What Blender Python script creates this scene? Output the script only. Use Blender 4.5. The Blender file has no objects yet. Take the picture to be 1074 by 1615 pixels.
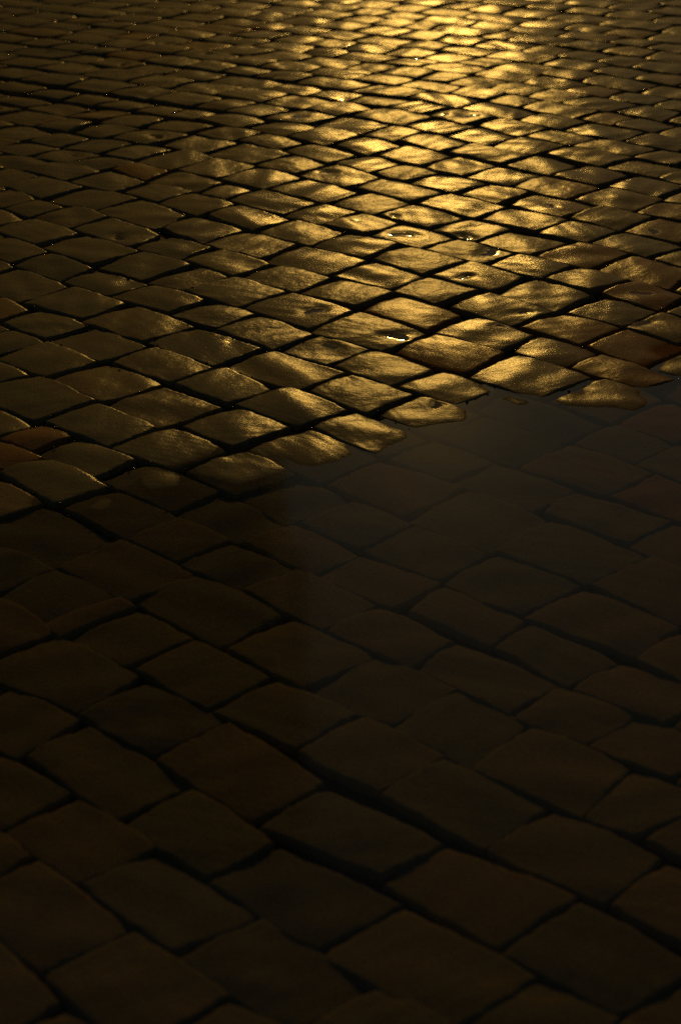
import bpy, math, random
import numpy as np
from mathutils import Matrix, Vector

scene = bpy.context.scene
rng = np.random.default_rng(7)
random.seed(7)

# ------------------------------------------------------------------ camera
CAM_H, PITCH, ROLL = 1.72, 0.425706567, -0.0303605668
cam = bpy.data.cameras.new('camera')
cam.sensor_fit = 'VERTICAL'
cam.sensor_height = 36.0
cam.lens = 36.0 * 3274.48 / 1615.0
cam.clip_start, cam.clip_end = 0.05, 1000.0
cam.dof.use_dof = True
cam.dof.focus_distance = 5.0
cam.dof.aperture_fstop = 4.0
cam_ob = bpy.data.objects.new('camera', cam)
scene.collection.objects.link(cam_ob)
_r, _u, _b = Vector((1, 0, 0)), Vector((0, math.sin(PITCH), math.cos(PITCH))), Vector((0, -math.cos(PITCH), math.sin(PITCH)))
_c, _s = math.cos(ROLL), math.sin(ROLL)
_x, _y = _r * _c + _u * _s, _r * -_s + _u * _c
cam_ob.matrix_world = Matrix(((_x.x, _y.x, _b.x, 0), (_x.y, _y.y, _b.y, 0), (_x.z, _y.z, _b.z, CAM_H), (0, 0, 0, 1)))
scene.camera = cam_ob

# ------------------------------------------------------------------ light: night, one low warm source ahead
LIGHT_AZ, LIGHT_EL = math.radians(2.8), math.radians(15.0)
world = bpy.data.worlds.new('World')
scene.world = world
world.use_nodes = True
wn = world.node_tree
sky = wn.nodes.new('ShaderNodeTexSky')
sky.sky_type = 'NISHITA'
sky.sun_disc = False
sky.sun_elevation = LIGHT_EL
sky.sun_rotation = LIGHT_AZ
sky.dust_density = 0.8
glow = wn.nodes.new('ShaderNodeMix')            # the warm cast of a town's lit night sky
glow.data_type, glow.blend_type = 'RGBA', 'MULTIPLY'
glow.inputs[0].default_value = 1.0
glow.inputs[7].default_value = (0.97, 0.97, 0.84, 1)
wn.links.new(sky.outputs['Color'], glow.inputs[6])
wn.links.new(glow.outputs[2], wn.nodes['Background'].inputs['Color'])
wn.nodes['Background'].inputs['Strength'].default_value = 0.0053

sun = bpy.data.lights.new('sun', 'SUN')
sun.energy = 0.45
sun.angle = math.radians(0.8)
sun.color = (1.0, 0.56, 0.11)
sun_ob = bpy.data.objects.new('sun', sun)
scene.collection.objects.link(sun_ob)
_d = Vector((math.sin(LIGHT_AZ) * math.cos(LIGHT_EL), math.cos(LIGHT_AZ) * math.cos(LIGHT_EL), math.sin(LIGHT_EL)))
sun_ob.rotation_euler = _d.to_track_quat('Z', 'Y').to_euler()
sun_ob.location = (0, 0, 6)

scene.view_settings.view_transform = 'Standard'
scene.view_settings.look = 'None'
scene.view_settings.gamma = 1.0
scene.view_settings.exposure = 0.15
scene.cycles.use_denoising = False

# ------------------------------------------------------------------ lie of the land
# far shore of the puddle (x, y in metres)
BX = np.array([-9, -1.6, -0.935, -0.704, -0.6, -0.47, -0.31, -0.127, 0.048, 0.146, 0.264, 0.366, 0.523, 0.661, 0.79, 0.982, 1.7, 9.0])
BY = np.array([3.3, 3.6, 3.778, 3.761, 3.732, 3.759, 3.942, 4.014, 4.059, 4.157, 4.276, 4.325, 4.332, 4.301, 4.449, 4.494, 4.3, 4.0])
WATER_Z = 0.004


def shore(x, y):
    """distance inside the hollow that holds the puddle, negative outside"""
    return np.minimum(np.minimum(np.interp(x, BX, BY) - y, x + 1.7), np.minimum(1.9 - x, y - 0.9))


def terrain(x, y):
    s = shore(x, y)
    return np.where(s > 0, -0.030 * (1 - np.exp(-np.maximum(s, 0) / 0.6)), 0.014 * (1 - np.exp(np.minimum(s, 0) / 0.5)))


# ------------------------------------------------------------------ materials
def new_mat(name):
    m = bpy.data.materials.new(name)
    m.use_nodes = True
    nt = m.node_tree
    return m, nt, nt.nodes['Principled BSDF']


def N(nt, kind, **kw):
    n = nt.nodes.new(kind)
    for k, v in kw.items():
        setattr(n, k, v)
    return n


def math_node(nt, op, a, b=None, c=None, clamp=False):
    n = nt.nodes.new('ShaderNodeMath')
    n.operation = op
    n.use_clamp = clamp
    for i, v in enumerate((a, b, c)):
        if v is None:
            continue
        if isinstance(v, (int, float)):
            n.inputs[i].default_value = v
        else:
            nt.links.new(v, n.inputs[i])
    return n.outputs[0]


def noise(nt, vec, scale, detail=4.0, rough=0.55):
    n = nt.nodes.new('ShaderNodeTexNoise')
    n.inputs['Scale'].default_value = scale
    n.inputs['Detail'].default_value = detail
    n.inputs['Roughness'].default_value = rough
    nt.links.new(vec, n.inputs['Vector'])
    return n.outputs['Fac']


def ramp(nt, fac, stops):
    n = nt.nodes.new('ShaderNodeValToRGB')
    el = n.color_ramp.elements
    while len(el) < len(stops):
        el.new(0.5)
    for e, (p, c) in zip(el, stops):
        e.position, e.color = p, (*c, 1)
    nt.links.new(fac, n.inputs['Fac'])
    return n.outputs['Color']


def stone_material():
    m, nt, p = new_mat('wet_stone')
    geo = N(nt, 'ShaderNodeNewGeometry')
    pos = geo.outputs['Position']
    tone = N(nt, 'ShaderNodeAttribute', attribute_name='tone').outputs['Fac']
    pool = N(nt, 'ShaderNodeAttribute', attribute_name='pool').outputs['Fac']
    n1 = noise(nt, pos, 14, 5)
    n2 = noise(nt, pos, 160, 6, 0.65)
    n3 = noise(nt, pos, 520, 3, 0.6)
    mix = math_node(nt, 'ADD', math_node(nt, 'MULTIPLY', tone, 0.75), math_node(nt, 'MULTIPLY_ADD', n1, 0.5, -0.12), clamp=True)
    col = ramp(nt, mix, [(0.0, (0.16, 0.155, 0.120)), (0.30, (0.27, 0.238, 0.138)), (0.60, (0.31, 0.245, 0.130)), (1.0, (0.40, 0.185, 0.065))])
    mul = N(nt, 'ShaderNodeMix', data_type='RGBA', blend_type='MULTIPLY')
    mul.inputs[0].default_value = 0.55
    nt.links.new(col, mul.inputs[6])
    nt.links.new(ramp(nt, n2, [(0.3, (0.45, 0.45, 0.45)), (0.7, (1.25, 1.2, 1.1))]), mul.inputs[7])
    nt.links.new(mul.outputs[2], p.inputs['Base Color'])
    # rough stone under a thin film of water: glossier patches, mirror-smooth where a hollow holds water
    gloss = N(nt, 'ShaderNodeAttribute', attribute_name='gloss').outputs['Fac']
    inv = math_node(nt, 'SUBTRACT', 1.0, pool, clamp=True)
    rgh = math_node(nt, 'MULTIPLY_ADD', n2, 0.12, ROUGH_BASE)
    nt.links.new(math_node(nt, 'MULTIPLY_ADD', rgh, inv, 0.035), p.inputs['Roughness'])
    film = math_node(nt, 'MULTIPLY_ADD', noise(nt, pos, 11, 4), 0.17, COAT_ROUGH)
    film = math_node(nt, 'MULTIPLY_ADD', gloss, 0.10, film)
    nt.links.new(math_node(nt, 'MULTIPLY_ADD', film, inv, 0.03), p.inputs['Coat Roughness'])
    p.inputs['Coat IOR'].default_value = 1.33
    # under the puddle the stone meets water instead of air: almost no surface gloss left
    sep = N(nt, 'ShaderNodeSeparateXYZ')
    nt.links.new(pos, sep.inputs[0])
    dry = math_node(nt, 'MULTIPLY_ADD', sep.outputs['Z'], 1.0 / 0.0025, -WATER_Z / 0.0025, clamp=True)
    nt.links.new(math_node(nt, 'MULTIPLY', dry, SPEC), p.inputs['Specular IOR Level'])
    nt.links.new(math_node(nt, 'MULTIPLY', dry, COAT), p.inputs['Coat Weight'])
    h = math_node(nt, 'MULTIPLY_ADD', n2, 0.7, math_node(nt, 'MULTIPLY', n3, 0.35))
    bump = N(nt, 'ShaderNodeBump')
    bump.inputs['Distance'].default_value = 0.0016
    nt.links.new(math_node(nt, 'MULTIPLY', inv, 1.0), bump.inputs['Strength'])
    nt.links.new(h, bump.inputs['Height'])
    nt.links.new(bump.outputs['Normal'], p.inputs['Normal'])
    soft = N(nt, 'ShaderNodeBump')
    soft.inputs['Distance'].default_value = 0.0016
    n4 = noise(nt, pos, 42, 4, 0.5)
    coarse = math_node(nt, 'MULTIPLY', n4, math_node(nt, 'MULTIPLY_ADD', math_node(nt, 'POWER', gloss, 2.0), 1.7, 0.3))
    nt.links.new(math_node(nt, 'MULTIPLY', inv, 0.6), soft.inputs['Strength'])
    nt.links.new(math_node(nt, 'MULTIPLY_ADD', h, 0.5, coarse), soft.inputs['Height'])
    nt.links.new(soft.outputs['Normal'], p.inputs['Coat Normal'])
    return m


def bed_material():
    m, nt, p = new_mat('wet_joint_sand')
    pos = N(nt, 'ShaderNodeNewGeometry').outputs['Position']
    n = noise(nt, pos, 260, 5, 0.7)
    nt.links.new(ramp(nt, n, [(0.3, (0.05, 0.042, 0.030)), (0.75, (0.13, 0.105, 0.072))]), p.inputs['Base Color'])
    p.inputs['Roughness'].default_value = 0.6
    p.inputs['Specular IOR Level'].default_value = 0.03
    b = N(nt, 'ShaderNodeBump')
    b.inputs['Distance'].default_value = 0.003
    nt.links.new(n, b.inputs['Height'])
    nt.links.new(b.outputs['Normal'], p.inputs['Normal'])
    return m


def grit_material():
    m, nt, p = new_mat('wet_grit')
    p.inputs['Base Color'].default_value = (0.03, 0.025, 0.018, 1)
    p.inputs['Roughness'].default_value = 0.16
    p.inputs['Specular IOR Level'].default_value = 0.5
    return m


def water_material():
    m, nt, p = new_mat('puddle_water')
    nt.nodes.remove(p)
    out = nt.nodes['Material Output']
    pos = N(nt, 'ShaderNodeNewGeometry').outputs['Position']
    b = N(nt, 'ShaderNodeBump')
    b.inputs['Distance'].default_value = 0.002
    b.inputs['Strength'].default_value = 0.05
    nt.links.new(noise(nt, pos, 3.0, 2), b.inputs['Height'])
    # Schlick reflectance of water, the same from above and below
    dot = N(nt, 'ShaderNodeVectorMath', operation='DOT_PRODUCT')
    nt.links.new(N(nt, 'ShaderNodeNewGeometry').outputs['Incoming'], dot.inputs[0])
    nt.links.new(b.outputs['Normal'], dot.inputs[1])
    c1 = math_node(nt, 'SUBTRACT', 1.0, math_node(nt, 'ABSOLUTE', dot.outputs['Value']), clamp=True)
    refl = math_node(nt, 'MULTIPLY_ADD', math_node(nt, 'POWER', c1, 5.0), 0.98, 0.02, clamp=True)
    gl = N(nt, 'ShaderNodeBsdfGlossy')
    gl.inputs['Roughness'].default_value = 0.07
    gl.inputs['Color'].default_value = (1, 1, 1, 1)
    tr = N(nt, 'ShaderNodeBsdfTransparent')
    tr.inputs['Color'].default_value = (0.97, 0.95, 0.90, 1)
    mx = N(nt, 'ShaderNodeMixShader')
    nt.links.new(b.outputs['Normal'], gl.inputs['Normal'])
    nt.links.new(refl, mx.inputs[0])
    nt.links.new(tr.outputs[0], mx.inputs[1])
    nt.links.new(gl.outputs[0], mx.inputs[2])
    nt.links.new(mx.outputs[0], out.inputs['Surface'])
    return m


def ground_material():
    m, nt, p = new_mat('distant_setts')
    pos = N(nt, 'ShaderNodeNewGeometry').outputs['Position']
    v = N(nt, 'ShaderNodeTexVoronoi', feature='DISTANCE_TO_EDGE')
    v.inputs['Scale'].default_value = 6.5
    nt.links.new(pos, v.inputs['Vector'])
    nt.links.new(ramp(nt, v.outputs['Distance'], [(0.03, (0.010, 0.009, 0.007)), (0.12, (0.045, 0.036, 0.025))]), p.inputs['Base Color'])
    p.inputs['Roughness'].default_value = 0.55
    b = N(nt, 'ShaderNodeBump')
    b.inputs['Distance'].default_value = 0.02
    nt.links.new(v.outputs['Distance'], b.inputs['Height'])
    nt.links.new(b.outputs['Normal'], p.inputs['Normal'])
    return m


ROUGH_BASE, SPEC, COAT, COAT_ROUGH = 0.55, 0.02, 0.22, 0.035
M_STONE, M_BED, M_GRIT, M_WATER, M_GROUND = stone_material(), bed_material(), grit_material(), water_material(), ground_material()


def mesh_object(name, verts, faces, mat, parent=None, attrs=None, smooth=True, location=(0, 0, 0)):
    me = bpy.data.meshes.new(name)
    me.from_pydata(verts, [], faces) if isinstance(verts, list) else me.from_pydata(verts.tolist(), [], faces.tolist() if hasattr(faces, 'tolist') else faces)
    for k, a in (attrs or {}).items():
        at = me.attributes.new(k, 'FLOAT', 'POINT')
        at.data.foreach_set('value', np.ascontiguousarray(a, dtype=np.float32))
    if smooth:
        me.polygons.foreach_set('use_smooth', np.ones(len(me.polygons), dtype=bool))
    me.materials.append(mat)
    me.update()
    o = bpy.data.objects.new(name, me)
    o.location = location
    if parent is not None:
        o.parent = parent
    scene.collection.objects.link(o)
    return o


# ------------------------------------------------------------------ ground and the bed the setts are laid in
def grid(x0, x1, y0, y1, step):
    nx, ny = int((x1 - x0) / step) + 1, int((y1 - y0) / step) + 1
    X, Y = np.meshgrid(np.linspace(x0, x1, nx), np.linspace(y0, y1, ny))
    i = (np.arange(ny - 1)[:, None] * nx + np.arange(nx - 1)[None]).ravel()
    return X.ravel(), Y.ravel(), np.stack([i, i + 1, i + nx + 1, i + nx], 1)


AX0, AX1, AY0, AY1 = -4.6, 4.6, 0.3, 14.5
gx, gy, gf = grid(-400, 400, -400, 400, 40)
ground = mesh_object('ground', np.stack([gx, gy, np.full_like(gx, -0.075)], 1), gf, M_GROUND)
ground['kind'] = 'structure'

bx, by, bf = grid(AX0, AX1, AY0, AY1, 0.04)
bz = terrain(bx, by) - 0.0115 + rng.normal(0, 0.0015, len(bx))
pavement = mesh_object('pavement', np.stack([bx, by, bz], 1), bf, M_BED)
pavement['kind'] = 'structure'

# ------------------------------------------------------------------ setts: every course surveyed, four corners each (mm)
ROWS = [
 [(-600,2614,-540,2690,-493,2625,-528,2570),
  (-563,2523,-470,2611,-319,2432,-428,2354),
  (-417,2340,-312,2423,-180,2278,-287,2177),
  (-265,2157,-175,2260,-85,2197,-165,2115)],
 [(-639,2798,-575,2923,-445,2803,-530,2710),
  (-519,2696,-427,2780,-298,2645,-399,2567),
  (-389,2563,-291,2636,-137,2461,-250,2388),
  (-236,2370,-132,2448,24,2289,-89,2207),
  (-76,2193,30,2280,115,2203,29,2118)],
 [(-652,3011,-578,3127,-452,3024,-531,2920),
  (-514,2920,-432,2999,-261,2821,-354,2734),
  (-338,2718,-252,2804,-122,2638,-210,2571),
  (-205,2561,-110,2626,63,2475,-46,2378),
  (-38,2366,69,2465,237,2302,132,2200),
  (148,2199,240,2289,341,2212,255,2108)],
 [(-731,3368,-646,3471,-525,3329,-617,3253),
  (-637,3196,-516,3312,-364,3171,-444,3057),
  (-443,3047,-350,3142,-206,3014,-309,2911),
  (-301,2901,-200,2999,-45,2811,-146,2717),
  (-132,2699,-39,2787,133,2632,50,2561),
  (53,2545,139,2620,314,2485,203,2380),
  (212,2365,322,2465,458,2302,347,2221),
  (356,2210,453,2279,508,2211,419,2125)],
 [(-752,3579,-682,3692,-558,3578,-639,3488),
  (-632,3472,-552,3570,-425,3468,-544,3382),
  (-539,3374,-423,3460,-395,3430,-509,3321),
  (-484,3315,-382,3406,-279,3300,-386,3216),
  (-358,3202,-270,3292,-139,3156,-229,3059),
  (-215,3048,-121,3137,9,3023,-80,2932),
  (-75,2914,27,3012,149,2880,51,2786),
  (57,2775,150,2866,302,2726,204,2625),
  (210,2620,310,2708,450,2574,363,2478),
  (374,2470,461,2562,563,2451,482,2351)],
 [(-795,3900,-717,3987,-609,3876,-699,3798),
  (-768,3766,-604,3854,-456,3711,-547,3585),
  (-533,3590,-436,3693,-287,3550,-401,3455),
  (-385,3463,-283,3550,-115,3397,-219,3283),
  (-203,3270,-94,3364,49,3217,-70,3119),
  (-59,3108,60,3217,180,3096,79,2995),
  (87,2984,183,3091,291,2980,199,2854),
  (205,2844,300,2963,439,2833,358,2700),
  (365,2694,448,2821,546,2722,433,2646)],
 [(-794,4108,-744,4194,-639,4095,-694,4050),
  (-713,4045,-615,4090,-483,3945,-580,3874),
  (-555,3860,-460,3919,-329,3800,-418,3712),
  (-412,3707,-330,3792,-225,3700,-314,3617),
  (-304,3601,-219,3672,-97,3564,-186,3491),
  (-175,3493,-92,3559,54,3410,-32,3327),
  (-25,3324,59,3400,184,3267,116,3187),
  (136,3179,194,3264,353,3100,274,3023),
  (286,3005,358,3091,477,2994,391,2914),
  (401,2906,482,2988,585,2886,510,2804)],
 [(-851,4299,-783,4403,-683,4282,-749,4226),
  (-736,4221,-660,4291,-588,4223,-656,4158),
  (-643,4133,-562,4200,-443,4072,-509,4000),
  (-490,3983,-401,4054,-253,3914,-333,3831),
  (-327,3817,-246,3899,-111,3770,-197,3696),
  (-182,3695,-98,3755,26,3619,-47,3551),
  (-39,3538,31,3605,177,3500,94,3409),
  (128,3395,183,3474,319,3337,264,3259),
  (277,3253,334,3315,468,3173,380,3111),
  (392,3100,477,3170,602,3050,526,2971)],
 [(-880,4582,-813,4695,-729,4590,-812,4544),
  (-861,4495,-701,4584,-555,4418,-674,4322),
  (-645,4315,-547,4395,-405,4251,-492,4153),
  (-485,4142,-366,4249,-242,4118,-342,4034),
  (-319,4024,-200,4109,-98,3980,-210,3895),
  (-199,3894,-76,3967,21,3858,-104,3770),
  (-75,3768,24,3855,135,3752,38,3648),
  (48,3645,142,3747,275,3611,186,3516),
  (194,3497,296,3610,435,3469,327,3364),
  (333,3356,441,3450,595,3298,509,3202),
  (515,3193,595,3274,667,3167,588,3094)],
 [(-920,4847,-804,4915,-718,4820,-825,4749),
  (-812,4717,-711,4824,-574,4678,-679,4586),
  (-666,4564,-552,4663,-405,4519,-528,4416),
  (-517,4392,-406,4495,-267,4362,-395,4261),
  (-343,4270,-223,4363,-114,4235,-225,4141),
  (-195,4119,-63,4217,74,4050,-35,3953),
  (-14,3943,81,4038,250,3916,131,3793),
  (145,3764,262,3904,410,3756,296,3630),
  (304,3640,415,3753,574,3581,462,3485),
  (477,3484,590,3572,715,3430,607,3312)],
 [(-978,5116,-889,5211,-787,5074,-862,4992),
  (-832,4985,-747,5075,-623,4941,-712,4860),
  (-702,4823,-586,4919,-464,4770,-560,4686),
  (-529,4679,-444,4773,-294,4611,-383,4530),
  (-368,4521,-261,4608,-155,4462,-245,4395),
  (-225,4386,-110,4471,18,4327,-85,4254),
  (-50,4241,36,4311,184,4152,94,4070),
  (115,4061,200,4142,325,4045,230,3963),
  (238,3956,329,4035,470,3892,392,3807),
  (413,3806,475,3883,646,3736,563,3649),
  (564,3640,652,3733,751,3630,657,3506)],
 [(-971,5287,-855,5435,-708,5256,-811,5141),
  (-798,5135,-686,5244,-543,5106,-628,4995),
  (-631,4971,-509,5078,-354,4909,-471,4820),
  (-455,4815,-350,4899,-183,4735,-292,4636),
  (-258,4625,-153,4715,10,4558,-86,4469),
  (-61,4455,30,4544,167,4411,68,4314),
  (101,4301,188,4399,310,4282,213,4172),
  (233,4163,319,4268,483,4126,376,4020),
  (382,4014,495,4122,646,3959,546,3868),
  (557,3868,655,3955,770,3803,693,3722)],
 [(-1025,5644,-918,5718,-797,5573,-879,5483),
  (-867,5459,-786,5554,-656,5398,-724,5312),
  (-711,5305,-637,5380,-495,5257,-585,5182),
  (-576,5165,-472,5239,-337,5118,-416,5034),
  (-411,5005,-300,5084,-206,4992,-292,4899),
  (-284,4884,-194,4976,-55,4828,-147,4732),
  (-123,4722,-41,4813,73,4706,-19,4623),
  (2,4617,86,4705,225,4562,127,4471),
  (147,4466,245,4549,361,4433,265,4348),
  (318,4310,387,4401,590,4233,493,4142),
  (511,4130,609,4208,708,4095,625,4027),
  (630,4020,720,4098,829,3985,734,3895)],
 [(-1077,5932,-1004,6037,-911,5914,-972,5843),
  (-982,5825,-869,5910,-728,5742,-828,5642),
  (-809,5616,-700,5720,-544,5553,-653,5454),
  (-629,5424,-528,5540,-389,5412,-507,5312),
  (-488,5278,-355,5386,-288,5297,-388,5216),
  (-383,5199,-265,5295,-129,5156,-245,5054),
  (-227,5043,-111,5144,41,4990,-57,4879),
  (-54,4842,58,4969,218,4808,117,4707),
  (140,4706,241,4806,396,4664,298,4546),
  (313,4518,428,4653,581,4485,455,4381),
  (483,4357,617,4474,725,4349,605,4232),
  (617,4214,720,4325,806,4236,726,4111)],
 [(-1089,6136,-986,6230,-900,6115,-971,6040),
  (-965,6026,-895,6107,-803,6015,-885,5931),
  (-866,5929,-768,6025,-660,5900,-754,5807),
  (-740,5793,-642,5885,-492,5711,-565,5609),
  (-549,5589,-461,5683,-343,5569,-414,5465),
  (-397,5458,-305,5541,-175,5397,-262,5311),
  (-237,5292,-144,5382,-15,5261,-95,5163),
  (-82,5151,13,5242,152,5125,59,5032),
  (78,4996,167,5104,310,4940,232,4843),
  (249,4828,352,4922,479,4774,397,4693),
  (432,4682,494,4773,620,4652,535,4565),
  (552,4559,628,4631,769,4460,693,4419),
  (736,4422,810,4478,910,4382,810,4305)],
 [(-1112,6354,-1024,6472,-920,6376,-1010,6262),
  (-998,6275,-909,6368,-769,6235,-870,6118),
  (-850,6109,-740,6217,-588,6087,-697,5977),
  (-687,5962,-572,6065,-429,5889,-501,5768),
  (-476,5784,-410,5874,-261,5731,-361,5612),
  (-357,5618,-243,5723,-104,5569,-195,5455),
  (-183,5426,-83,5555,89,5399,-11,5293),
  (7,5280,113,5380,233,5254,153,5166),
  (156,5145,245,5243,367,5128,259,5041),
  (298,5018,398,5099,541,4944,439,4859),
  (461,4852,569,4922,693,4818,592,4715),
  (605,4697,717,4808,833,4679,724,4559),
  (739,4547,829,4637,913,4518,813,4466)],
 [(-1156,6580,-1054,6664,-900,6542,-971,6466),
  (-969,6481,-861,6562,-729,6415,-826,6329),
  (-802,6289,-697,6396,-576,6264,-658,6172),
  (-623,6168,-548,6253,-425,6146,-514,6052),
  (-514,6045,-420,6125,-292,6000,-389,5898),
  (-355,5894,-275,5985,-132,5818,-221,5727),
  (-203,5718,-99,5815,28,5676,-57,5570),
  (-48,5563,40,5650,175,5547,88,5439),
  (111,5425,209,5514,350,5375,238,5281),
  (266,5273,370,5362,492,5220,411,5129),
  (426,5102,534,5210,657,5070,558,4961),
  (586,4939,686,5032,799,4923,708,4831),
  (720,4821,815,4908,901,4791,829,4705)],
 [(-1217,6782,-1139,6899,-1035,6818,-1116,6737),
  (-1106,6735,-1013,6799,-888,6718,-991,6624),
  (-955,6612,-876,6700,-749,6604,-838,6535),
  (-832,6535,-746,6595,-628,6511,-731,6438),
  (-683,6463,-620,6502,-517,6390,-569,6285),
  (-562,6269,-477,6386,-339,6230,-401,6144),
  (-387,6128,-327,6207,-245,6148,-315,6058),
  (-300,6042,-213,6144,-51,5974,-136,5877),
  (-136,5858,-25,5965,67,5875,-26,5775),
  (-17,5762,85,5854,186,5741,90,5657),
  (116,5643,200,5733,333,5591,244,5511),
  (261,5498,345,5566,483,5418,400,5353),
  (425,5340,506,5410,623,5304,550,5214),
  (562,5208,648,5285,768,5179,662,5099),
  (690,5082,782,5162,883,5037,812,4941),
  (835,4920,885,4978,962,4877,908,4836)],
 [(-1260,7063,-1174,7142,-1082,7068,-1161,6980),
  (-1203,6967,-1056,7046,-935,6926,-1040,6844),
  (-997,6839,-910,6914,-806,6833,-884,6734),
  (-870,6724,-778,6830,-653,6747,-750,6636),
  (-728,6625,-634,6745,-521,6674,-623,6549),
  (-611,6516,-478,6652,-376,6544,-501,6419),
  (-474,6408,-364,6535,-241,6419,-344,6296),
  (-335,6273,-230,6388,-92,6275,-198,6171),
  (-178,6154,-72,6243,77,6070,-10,5983),
  (9,5968,118,6065,223,5938,124,5843),
  (148,5841,236,5924,374,5779,277,5700),
  (289,5693,398,5757,501,5653,399,5572),
  (406,5548,492,5629,642,5518,538,5418),
  (555,5405,677,5508,797,5400,676,5282),
  (699,5264,805,5382,931,5244,869,5103),
  (881,5097,950,5173,1028,5064,952,4997)],
 [(-1191,7191,-1073,7269,-914,7146,-1012,7050),
  (-997,7048,-919,7129,-825,7071,-882,6945),
  (-852,6933,-766,7046,-649,6934,-754,6844),
  (-716,6847,-628,6940,-473,6852,-597,6749),
  (-536,6717,-461,6833,-307,6730,-419,6621),
  (-393,6586,-282,6711,-128,6554,-244,6466),
  (-229,6433,-114,6529,-23,6402,-106,6321),
  (-88,6297,19,6397,146,6233,44,6158),
  (84,6139,151,6218,331,6049,238,5970),
  (262,5954,355,6040,504,5875,414,5787),
  (432,5785,516,5867,671,5728,577,5639),
  (582,5620,674,5715,791,5599,705,5517),
  (718,5510,816,5590,947,5453,846,5372),
  (867,5365,954,5424,1058,5313,954,5252)],
 [(-1063,7315,-971,7361,-840,7249,-916,7165),
  (-908,7155,-805,7235,-694,7183,-783,7111),
  (-779,7066,-700,7175,-573,7085,-641,6977),
  (-614,6982,-550,7073,-395,6973,-481,6896),
  (-437,6865,-349,6950,-229,6848,-321,6757),
  (-290,6770,-211,6828,-94,6688,-162,6631),
  (-141,6612,-53,6667,75,6507,-3,6438),
  (25,6435,129,6500,215,6397,119,6310),
  (146,6307,232,6380,329,6271,228,6195),
  (247,6171,338,6248,468,6139,371,6052),
  (398,6042,480,6117,587,6035,490,5930),
  (529,5912,604,6012,755,5855,661,5761),
  (688,5752,778,5846,904,5730,807,5628),
  (820,5614,930,5721,1040,5604,957,5499)],
 [(-556,7128,-499,7205,-389,7144,-463,7080),
  (-449,7097,-327,7136,-221,6996,-306,6935),
  (-263,6930,-171,7007,-52,6904,-143,6803),
  (-126,6801,-20,6900,94,6774,-11,6662),
  (30,6657,115,6746,225,6625,124,6525),
  (160,6497,251,6606,381,6471,281,6374),
  (301,6365,407,6468,511,6340,408,6248),
  (421,6231,513,6317,642,6199,540,6124),
  (555,6101,645,6191,795,6047,694,5941),
  (720,5938,832,6050,964,5899,869,5804),
  (879,5783,981,5884,1113,5765,1020,5674)],
 [(-353,7177,-242,7266,-141,7168,-238,7088),
  (-216,7058,-107,7145,22,7037,-74,6968),
  (-42,6929,50,7043,197,6890,110,6806),
  (120,6779,214,6880,302,6800,217,6692),
  (235,6707,315,6781,443,6623,354,6537),
  (385,6542,463,6613,626,6442,540,6375),
  (556,6335,646,6440,761,6311,672,6210),
  (685,6201,796,6307,907,6198,802,6081),
  (839,6091,940,6166,1050,6039,964,5946),
  (971,5905,1045,5984,1160,5870,1074,5801)],
 [(-74,7178,46,7258,150,7131,35,7072),
  (85,7065,183,7145,347,6987,253,6892),
  (263,6891,363,6967,486,6846,377,6756),
  (397,6737,493,6819,601,6679,508,6608),
  (523,6565,620,6668,748,6546,642,6464),
  (693,6473,784,6542,948,6389,838,6295),
  (853,6286,951,6358,1081,6230,997,6159),
  (999,6152,1079,6215,1182,6095,1093,6021)],
 [(212,7151,303,7215,415,7115,317,7045),
  (349,7032,458,7091,557,6969,455,6893),
  (503,6879,598,6946,714,6792,624,6709),
  (647,6706,731,6772,862,6630,777,6567),
  (791,6566,876,6629,1034,6472,949,6412),
  (957,6396,1051,6455,1126,6383,1074,6283)],
 [(466,7118,548,7192,707,7005,618,6944),
  (643,6914,736,6992,855,6861,768,6785),
  (786,6757,871,6841,1025,6685,938,6597),
  (955,6603,1048,6674,1165,6569,1111,6463)],
 [(672,7110,753,7194,916,7014,828,6926),
  (854,6905,936,6984,1024,6902,941,6807),
  (955,6805,1037,6891,1142,6773,1061,6689),
  (1064,6672,1154,6754,1259,6640,1174,6560)],
 [(809,7140,927,7210,1064,7078,949,7001),
  (992,6996,1089,7057,1184,6944,1116,6846),
  (1135,6835,1210,6905,1290,6815,1216,6747)],
]

TH = math.radians(-46.2)
UX, VX = np.array([math.cos(TH), math.sin(TH)]), np.array([-math.sin(TH), math.cos(TH)])


def to_uv(p):
    p = np.asarray(p, float)
    return np.stack([p @ UX, p @ VX], -1)


def to_xy(q):
    q = np.asarray(q, float)
    return q[..., :1] * UX + q[..., 1:] * VX


def bend(u):
    return -0.16 * np.maximum(0, -5.0 - u)


courses = []                      # each: list of (4,2) arrays in (u, v), left-to-right, corners L T R B
for row in ROWS:
    courses.append([to_uv(np.array(q, float).reshape(4, 2) / 1000.0) for q in row])


def line_fn(us, vs):
    us, vs = np.array(us), np.array(vs)
    o = np.argsort(us)
    us, vs = us[o], vs[o]
    res = vs - bend(us)
    return lambda u: np.interp(u, us, res) + bend(u)


lines = []
for st in courses:
    lo = line_fn([q[i, 0] for q in st for i in (0, 3)], [q[i, 1] for q in st for i in (0, 3)])
    hi = line_fn([q[i, 0] for q in st for i in (1, 2)], [q[i, 1] for q in st for i in (1, 2)])
    lines.append((lo, hi))

GAP = 0.013
quads = []                        # (corners uv, surveyed?)


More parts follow.
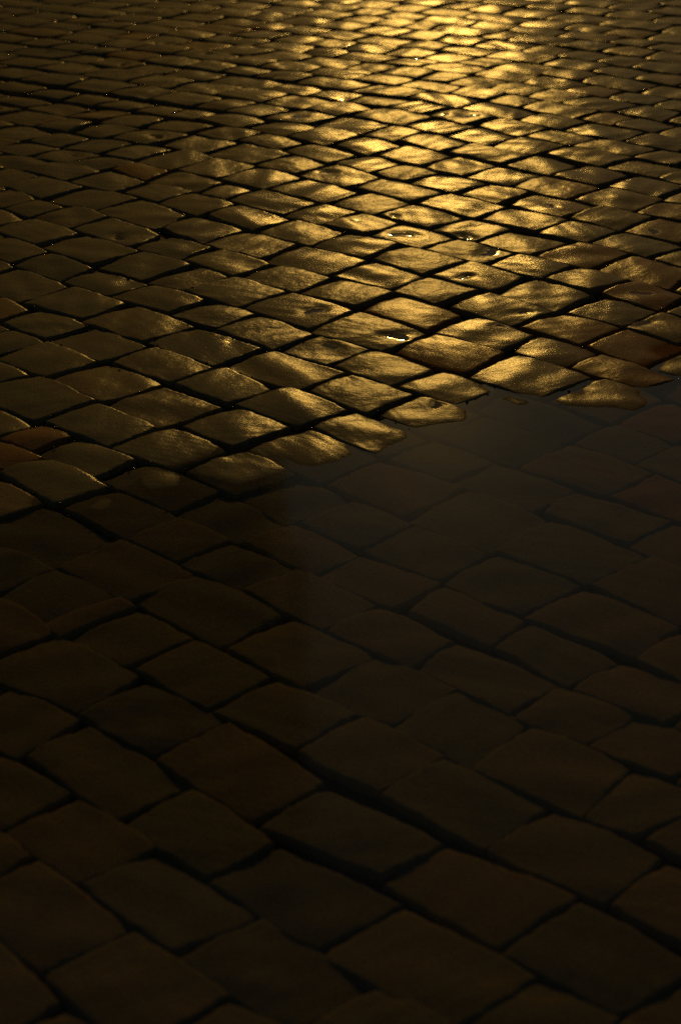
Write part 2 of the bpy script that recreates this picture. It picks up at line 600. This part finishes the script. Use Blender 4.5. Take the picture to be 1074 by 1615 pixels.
def add_fill(lo, hi, u_lo, u_hi, going, limit):
    """lay stones along a course from its open end (u_lo, u_hi) to the limit"""
    while (u_lo > limit) if going < 0 else (u_lo < limit):
        ln = float(np.clip(rng.normal(0.187, 0.032), 0.11, 0.26))
        k = float(rng.normal(0, 0.007))
        a_lo, a_hi = u_lo + going * GAP, u_hi + going * GAP
        m = (a_lo + a_hi) / 2 + going * ln
        b_lo, b_hi = m - k, m + k
        if going < 0:
            c = [(b_lo, lo(b_lo)), (b_hi, hi(b_hi)), (a_hi, hi(a_hi)), (a_lo, lo(a_lo))]
        else:
            c = [(a_lo, lo(a_lo)), (a_hi, hi(a_hi)), (b_hi, hi(b_hi)), (b_lo, lo(b_lo))]
        c = np.array(c)
        c[:, 1] += rng.normal(0, 0.0035, 4)
        w = to_xy(c.mean(0, keepdims=True))[0]
        if AX0 < w[0] < AX1 and AY0 < w[1] < AY1:
            quads.append((c, False))
        u_lo, u_hi = b_lo, b_hi


U_MIN, U_MAX = -14.5, 3.5
for st, (lo, hi) in zip(courses, lines):
    for q in st:
        quads.append((q, True))
    for a, b in zip(st[:-1], st[1:]):
        if b[0, 0] - a[3, 0] > 0.12:
            m = np.array([a[3], a[2], b[1], b[0]])
            m[:2, 0] += GAP
            m[2:, 0] -= GAP
            quads.append((m, True))
    add_fill(lo, hi, st[0][0, 0], st[0][1, 0], -1, U_MIN)
    add_fill(lo, hi, st[-1][3, 0], st[-1][2, 0], 1, U_MAX)


def more_courses(lo, hi, sign, count):
    cur = (lambda u, f=(hi if sign > 0 else lo): f(u))
    # far from the surveyed courses the lines settle to straight ones
    off = 0.0
    for _ in range(count):
        h = float(np.clip(rng.normal(0.129, 0.010), 0.105, 0.155))
        g = 0.023
        if sign > 0:
            a = lambda u, o=off + g: cur(u) + o
            b = lambda u, o=off + g + h: cur(u) + o
        else:
            b = lambda u, o=off - g: cur(u) + o
            a = lambda u, o=off - g - h: cur(u) + o
        s = float(rng.uniform(U_MIN, U_MIN + 0.2))
        add_fill(a, b, s, s, 1, U_MAX)
        off += sign * (g + h)


more_courses(*lines[-1], 1, 56)
more_courses(*lines[0], -1, 26)

# hollows worn into single stones (x, y, radius, depth), some of them holding water
PITS = [(0.198, 5.641, 0.03, 0.006), (0.428, 5.447, 0.034, 0.005), (0.347, 5.244, 0.017, 0.006), (-0.049, 5.002, 0.026, 0.005), (0.145, 4.799, 0.03, 0.005), (0.402, 4.853, 0.014, 0.004), (-0.249, 4.799, 0.011, 0.004), (-0.011, 4.743, 0.022, 0.003), (-0.203, 7.684, 0.026, 0.005), (-0.105, 7.053, 0.024, 0.004), (0.484, 6.997, 0.026, 0.005), (-0.011, 6.325, 0.022, 0.005), (0.639, 5.88, 0.022, 0.004), (0.182, 5.818, 0.013, 0.004), (0.375, 5.611, 0.024, 0.004), (0.757, 4.847, 0.03, 0.004), (0.472, 4.945, 0.016, 0.005), (0.313, 8.197, 0.02, 0.004), (0.338, 7.937, 0.018, 0.004), (0.067, 5.778, 0.012, 0.003), (1.016, 8.339, 0.04, 0.004), (0.834, 8.692, 0.018, 0.004), (0.076, 8.208, 0.024, 0.004), (0.897, 5.6, 0.02, 0.003), (0.225, 4.349, 0.018, 0.004), (-0.458, 8.131, 0.024, 0.004), (-0.858, 6.969, 0.02, 0.004), (0.062, 7.284, 0.024, 0.004), (0.394, 7.017, 0.012, 0.004)]
PX = np.array(PITS)
# heights of single stones along the shore (x, y of the stone, extra height)
SET = [(-0.592, 3.724, -0.0065), (-0.440, 3.816, -0.0040), (-0.369, 3.942, -0.0025), (-0.697, 3.892, 0.0010), (-0.596, 3.977, 0.0010), (-0.219, 3.794, -0.0060), (-0.090, 3.873, -0.0060), (-0.209, 3.999, 0.0012), (-0.060, 4.081, 0.0000), (0.067, 4.185, 0.0008), (0.201, 4.284, 0.0000), (0.253, 4.450, 0.0010), (0.446, 4.269, -0.0022), (0.444, 4.508, 0.0010), (0.606, 4.350, 0.0008), (0.716, 4.218, 0.0012), (0.815, 4.394, -0.0080), (0.661, 4.513, 0.0010)]

# rust-coloured stones
RUST = [(0.71, 4.68), (0.67, 5.40), (0.78, 5.05), (0.55, 4.82), (-0.61, 6.41), (-0.73, 4.30), (-0.66, 4.23), (-0.70, 4.12), (0.82, 4.54), (0.65, 4.52), (0.88, 5.26), (0.18, 4.94), (0.26, 4.66)]


def stone_mesh(uv, n, known):
    """a worn sett: rounded plan, domed top with rolled edges, sides going down into the bed; world coordinates"""
    q = uv.copy()
    c = q.mean(0)
    grow = np.array([[0.0068, 0.0124]]) if known else np.array([[0.0037, 0.0088]])
    w0 = to_xy(c[None])[0]
    if known and float(shore(w0[0], w0[1])) > 0.15:
        grow = grow + 0.0016
    d = q - c
    q = c + d + np.sign(d) * grow
    xy = to_xy(q)
    cx, cy = xy.mean(0)
    half_u = 0.25 * (np.linalg.norm(xy[2] - xy[1]) + np.linalg.norm(xy[3] - xy[0]))
    half_v = 0.25 * (np.linalg.norm(xy[1] - xy[0]) + np.linalg.norm(xy[2] - xy[3]))
    t = np.linspace(-1, 1, n)
    t = np.sign(t) * (1 - (1 - np.abs(t)) ** 1.45)
    S, T = np.meshgrid(t, t)
    S, T = S.ravel(), T.ravel()
    k = rng.uniform(0.13, 0.25)
    s2, t2 = S * np.sqrt(1 - k * T * T / 2), T * np.sqrt(1 - k * S * S / 2)
    # uneven edges
    ph = rng.uniform(0, 6.28, 6)
    ang = np.arctan2(T, S)
    rad = np.maximum(np.abs(S), np.abs(T))
    wob = (np.sin(3 * ang + ph[0]) * 0.014 + np.sin(5 * ang + ph[1]) * 0.010 + np.sin(9 * ang + ph[2]) * 0.009 + np.sin(17 * ang + ph[3]) * 0.008 + np.sin(29 * ang + ph[0] * 3) * 0.006) * rad ** 3
    s2, t2 = s2 * (1 + wob), t2 * (1 + wob)
    a, b = (s2 + 1) / 2, (t2 + 1) / 2
    L, Tp, R, B = xy
    P = (L[None] * ((1 - a) * (1 - b))[:, None] + B[None] * (a * (1 - b))[:, None] + R[None] * (a * b)[:, None] + Tp[None] * ((1 - a) * b)[:, None])
    # top surface
    r = rng.uniform(0.004, 0.0085)
    chip = 1 + 0.30 * np.sin(7 * ang + ph[4]) * np.sin(4 * ang + ph[5])
    rr = np.clip(r * chip, 0.003, 0.012)

    def roll(dist, rr):
        x = np.clip(1 - dist / rr, 0, 1)
        return rr * (1 - np.sqrt(1 - x * x * 0.96))
    drop = np.hypot(roll((1 - np.abs(S)) * half_u, rr), roll((1 - np.abs(T)) * half_v, rr))
    drop = np.minimum(drop, 0.020) * 0.62
    crown = rng.uniform(0.0025, 0.006)
    if abs(float(shore(cx, cy))) < 0.3:
        crown = 0.0055
    ox, oy = rng.normal(0, 0.18, 2)
    z = crown * (1 - 0.5 * (S - ox) ** 2 - 0.5 * (T - oy) ** 2) - drop
    tx, ty = rng.normal(0, 0.011, 2)
    z = z + tx * (P[:, 0] - cx) + ty * (P[:, 1] - cy)
    if n > 8:
        for lam, amp in ((0.13, 0.0011), (0.07, 0.00025), (0.04, 0.00014), (0.021, 0.00010)):
            for _ in range(2):
                th, f = rng.uniform(0, 6.28, 2)
                kx, ky = math.cos(th) * 6.28 / lam, math.sin(th) * 6.28 / lam
                z = z + amp * rng.uniform(0.3, 1.2) * np.sin(kx * P[:, 0] + ky * P[:, 1] + f)
    lift = rng.normal(0, 0.0013)
    if abs(float(shore(cx, cy))) < 0.3:
        lift = 0.0
    for sx, sy, dz in SET:
        if math.hypot(cx - sx, cy - sy) < 0.06:
            lift = dz
    base = terrain(P[:, 0], P[:, 1])
    z = z + lift
    pool = np.zeros(len(z))
    near = PX[np.hypot(PX[:, 0] - cx, PX[:, 1] - cy) < 0.11]
    extra = []
    if n > 10 and len(near) == 0 and float(shore(cx, cy)) < -0.3 and rng.random() < 0.05:
        extra = [(cx + rng.normal(0, 0.025), cy + rng.normal(0, 0.025), rng.uniform(0.012, 0.03), rng.uniform(0.0015, 0.004))]
    for hx, hy, hr, hd in list(near) + extra:
        hd = hd * 1.2
        e1, e2 = P[:, 0] - hx, P[:, 1] - hy
        th = math.atan2(e2[0], e1[0]) + hr * 400
        f1, f2 = e1 * math.cos(th) + e2 * math.sin(th), -e1 * math.sin(th) + e2 * math.cos(th)
        f1, f2 = f1 * 0.8 + 0.25 * hr * np.sin(f2 / hr * 2.1 + th), f2 * 1.25 + 0.2 * hr * np.sin(f1 / hr * 2.9 + th)
        g = np.exp(-((f1 * f1 + f2 * f2) / (hr * hr)) ** 1.15)
        zc = z[np.argmin(e1 * e1 + e2 * e2)]
        z = z - hd * g
        lvl = zc - 0.45 * hd
        m = (z < lvl) & (g > 0.25)
        pool = np.where(m, 1.0, pool)
        z = np.where(m, lvl, z)
    z = z + base
    # sides
    idx = np.arange(n * n).reshape(n, n)
    ring = np.concatenate([idx[0, :-1], idx[:-1, -1], idx[-1, :0:-1], idx[:0:-1, 0]])
    sk = np.stack([cx + (P[ring, 0] - cx) * 0.985, cy + (P[ring, 1] - cy) * 0.985, base[ring] - 0.06], 1)
    V = np.concatenate([np.stack([P[:, 0], P[:, 1], z], 1), sk])
    i = idx[:-1, :-1].ravel()
    F = np.stack([i, i + 1, i + n + 1, i + n], 1)
    m = len(ring)
    j = np.arange(m)
    F2 = np.stack([ring[j], n * n + j, n * n + (j + 1) % m, ring[(j + 1) % m]], 1)
    return V, np.concatenate([F, F2]), np.concatenate([pool, np.zeros(m)]), (cx, cy, float(z[idx[n // 2, n // 2]]))


# how large each stone shows from the camera
inv_cam = np.array(cam_ob.matrix_world.inverted())
FX = 3274.48 / 1615.0


def shown(uv):
    c = to_xy(uv)
    p = np.c_[c, np.zeros(4), np.ones(4)] @ inv_cam.T
    if (p[:, 2] > -0.2).any():
        return 0.0, False
    x, y = p[:, 0] / -p[:, 2] * FX, p[:, 1] / -p[:, 2] * FX
    ar = 0.5 * abs((x[2] - x[0]) * (y[3] - y[1]) - (y[2] - y[0]) * (x[3] - x[1]))
    inside = (np.abs(x) < 0.3325) & (np.abs(y) < 0.5)
    mx, my = x.mean(), y.mean()
    vis = inside.mean()
    return (ar * max(vis, 0.3) if inside.any() else 0.0), (abs(mx) < 0.5 and abs(my) < 0.65)


info = [shown(q) for q, k in quads]
order = sorted(range(len(quads)), key=lambda i: -info[i][0])
heroes = [i for i in order[:300] if info[i][0] > 0]
hero_set = set(heroes)

for i in heroes:
    q, known = quads[i]
    big = info[i][0] > 0.0016
    V, F, pool, (cx, cy, cz) = stone_mesh(q, 34 if big else 26, known)
    tone = float(np.clip(rng.normal(0.36 + 0.3 * (cx > 0.45 and cy < 6.2), 0.20), 0, 0.95))
    if cy < 3.7:
        tone = min(tone, 0.62)
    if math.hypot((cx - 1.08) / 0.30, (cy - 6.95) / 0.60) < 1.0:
        tone = 0.0                # dark reflection of a wet film, put into the stone colour here
    if any(math.hypot(cx - a, cy - b) < 0.07 for a, b in RUST):
        tone = 1.05
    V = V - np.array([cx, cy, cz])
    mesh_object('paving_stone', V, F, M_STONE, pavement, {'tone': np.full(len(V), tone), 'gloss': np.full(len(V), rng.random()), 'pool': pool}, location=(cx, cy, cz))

VV, FF, TT, PP, GG, base = [], [], [], [], [], 0
for i, (q, known) in enumerate(quads):
    if i in hero_set:
        continue
    n = 14 if info[i][0] > 0 else (9 if info[i][1] else 6)
    V, F, pool, _c3 = stone_mesh(q, n, known)
    VV.append(V)
    FF.append(F + base)
    TT.append(np.full(len(V), float(np.clip(rng.normal(0.42, 0.24), 0, 1))))
    PP.append(pool)
    GG.append(np.full(len(V), rng.random()))
    base += len(V)
rest = mesh_object('paving_stones', np.concatenate(VV), np.concatenate(FF), M_STONE, pavement, {'tone': np.concatenate(TT), 'pool': np.concatenate(PP), 'gloss': np.concatenate(GG)})
rest['kind'] = 'stuff'

# ------------------------------------------------------------------ grit washed into the joints
pts, rad = [], []
for i, (q, known) in enumerate(quads):
    xy = to_xy(q)
    c = xy.mean(0)
    if not info[i][1] or float(shore(c[0], c[1])) > 0.12:
        continue
    for e in range(4):
        a, b = xy[e], xy[(e + 1) % 4]
        nn = np.array([b[1] - a[1], a[0] - b[0]])
        nn = nn / (np.linalg.norm(nn) + 1e-9)
        if np.dot((a + b) / 2 - c, nn) < 0:
            nn = -nn
        off = (0.006 if e % 2 == 0 else 0.012) if known else (0.003 if e % 2 == 0 else 0.0075)
        for _ in range(9):
            w = a + (b - a) * rng.uniform(-0.05, 1.05) + nn * (off + rng.uniform(-0.001, 0.005))
            r = rng.uniform(0.0010, 0.0027)
            drop_z = 0.0
            if rng.random() < (0.22 if w[0] > 0.75 and 6.2 < w[1] < 8.2 else 0.08):      # beads of water
                r, drop_z = rng.uniform(0.0030, 0.0046), 0.0012
            pts.append((w[0], w[1], float(terrain(w[0], w[1])) + drop_z - (rng.uniform(0.002, 0.008) if rng.random() < 0.5 else rng.uniform(-0.0018, 0.002))))
            rad.append(r)
pts, rad = np.array(pts), np.array(rad)
octa = np.array([(1, 0, 0), (-1, 0, 0), (0, 1, 0), (0, -1, 0), (0, 0, 1), (0, 0, -1)], float)
of = np.array([(0, 2, 4), (2, 1, 4), (1, 3, 4), (3, 0, 4), (2, 0, 5), (1, 2, 5), (3, 1, 5), (0, 3, 5)])
ang = rng.uniform(0, 6.28, len(pts))
ca, sa = np.cos(ang), np.sin(ang)
sc = rad[:, None] * rng.uniform(0.6, 1.3, (len(pts), 3))
ov = octa[None] * sc[:, None, :]
ov = np.stack([ov[..., 0] * ca[:, None] - ov[..., 1] * sa[:, None], ov[..., 0] * sa[:, None] + ov[..., 1] * ca[:, None], ov[..., 2]], -1) + pts[:, None, :]
gfaces = (of[None] + 6 * np.arange(len(pts))[:, None, None]).reshape(-1, 3)
grit = mesh_object('joint_grit', ov.reshape(-1, 3), gfaces, M_GRIT, pavement)
grit['kind'] = 'stuff'

# ------------------------------------------------------------------ the puddle
edge = []
xs = np.linspace(-1.75, 1.95, 75)
for x in xs:
    edge.append((x, float(np.interp(x, BX, BY)) + 0.16, WATER_Z))
wv = edge + [(1.95, 0.82, WATER_Z), (-1.75, 0.82, WATER_Z)]
ne = len(xs)
wf = []
low = [(x, 0.82, WATER_Z) for x in xs]
wv = edge + low
for i in range(ne - 1):
    wf.append((ne + i, ne + i + 1, i + 1, i))
puddle = mesh_object('puddle', wv, wf, M_WATER, smooth=False)
puddle['kind'] = 'structure'
puddle['label'] = 'dark still puddle covering the near half of the cobbles'

# ------------------------------------------------------------------ the house up the street that the puddle mirrors
def plain(name, col, rough):
    m, nt, p = new_mat(name)
    pos = N(nt, 'ShaderNodeNewGeometry').outputs['Position']
    nt.links.new(ramp(nt, noise(nt, pos, 1.7, 5), [(0.3, tuple(c * 0.75 for c in col)), (0.7, col)]), p.inputs['Base Color'])
    p.inputs['Roughness'].default_value = rough
    return m


M_PLASTER, M_TRIM, M_GLASS, M_ROOF = plain('old_plaster', (0.38, 0.33, 0.25), 0.9), plain('stone_trim', (0.34, 0.30, 0.24), 0.8), plain('dark_window', (0.02, 0.02, 0.02), 0.08), plain('roof_tiles', (0.12, 0.06, 0.04), 0.8)


def box(x0, x1, y0, y1, z0, z1):
    v = [(x, y, z) for z in (z0, z1) for y in (y0, y1) for x in (x0, x1)]
    return v, [(0, 2, 3, 1), (4, 5, 7, 6), (0, 1, 5, 4), (2, 6, 7, 3), (0, 4, 6, 2), (1, 3, 7, 5)]


def part(name, b, mat, parent):
    return mesh_object(name, b[0], b[1], mat, parent, smooth=False)


def house(x0, x1, y0, depth, storeys, label):
    top = 1.0 + storeys * 3.4
    root = bpy.data.objects.new('town_house', None)
    scene.collection.objects.link(root)
    root['label'], root['category'] = label, 'house'
    part('wall', box(x0, x1, y0, y0 + depth, -0.07, top), M_PLASTER, root)
    part('cornice', box(x0 - 0.25, x1 + 0.25, y0 - 0.3, y0 + depth + 0.3, top + 0.002, top + 0.4), M_TRIM, root)
    ym = y0 + depth / 2
    rv = [(x0 - 0.3, y0 - 0.35, top + 0.402), (x1 + 0.3, y0 - 0.35, top + 0.402), (x1 + 0.3, y0 + depth + 0.35, top + 0.402), (x0 - 0.3, y0 + depth + 0.35, top + 0.402), (x0 + 1.5, ym, top + 3.2), (x1 - 1.5, ym, top + 3.2)]
    mesh_object('roof', rv, [(0, 1, 5, 4), (2, 3, 4, 5), (1, 2, 5), (3, 0, 4), (3, 2, 1, 0)], M_ROOF, root, smooth=False)
    n = int((x1 - x0) / 2.3)
    for s in range(storeys):
        for i in range(n):
            cx = x0 + (i + 0.5) * (x1 - x0) / n
            z0 = 0.9 + s * 3.4
            f = part('window', box(cx - 0.62, cx + 0.62, y0 - 0.08, y0 + 0.05, z0, z0 + 2.0), M_TRIM, root)
            part('pane', box(cx - 0.47, cx + 0.47, y0 - 0.084, y0 + 0.02, z0 + 0.15, z0 + 1.85), M_GLASS, f)
    return root


house(-15.0, -0.95, 25.0, 9.0, 4, 'dark plaster town house mirrored in the left half of the puddle')
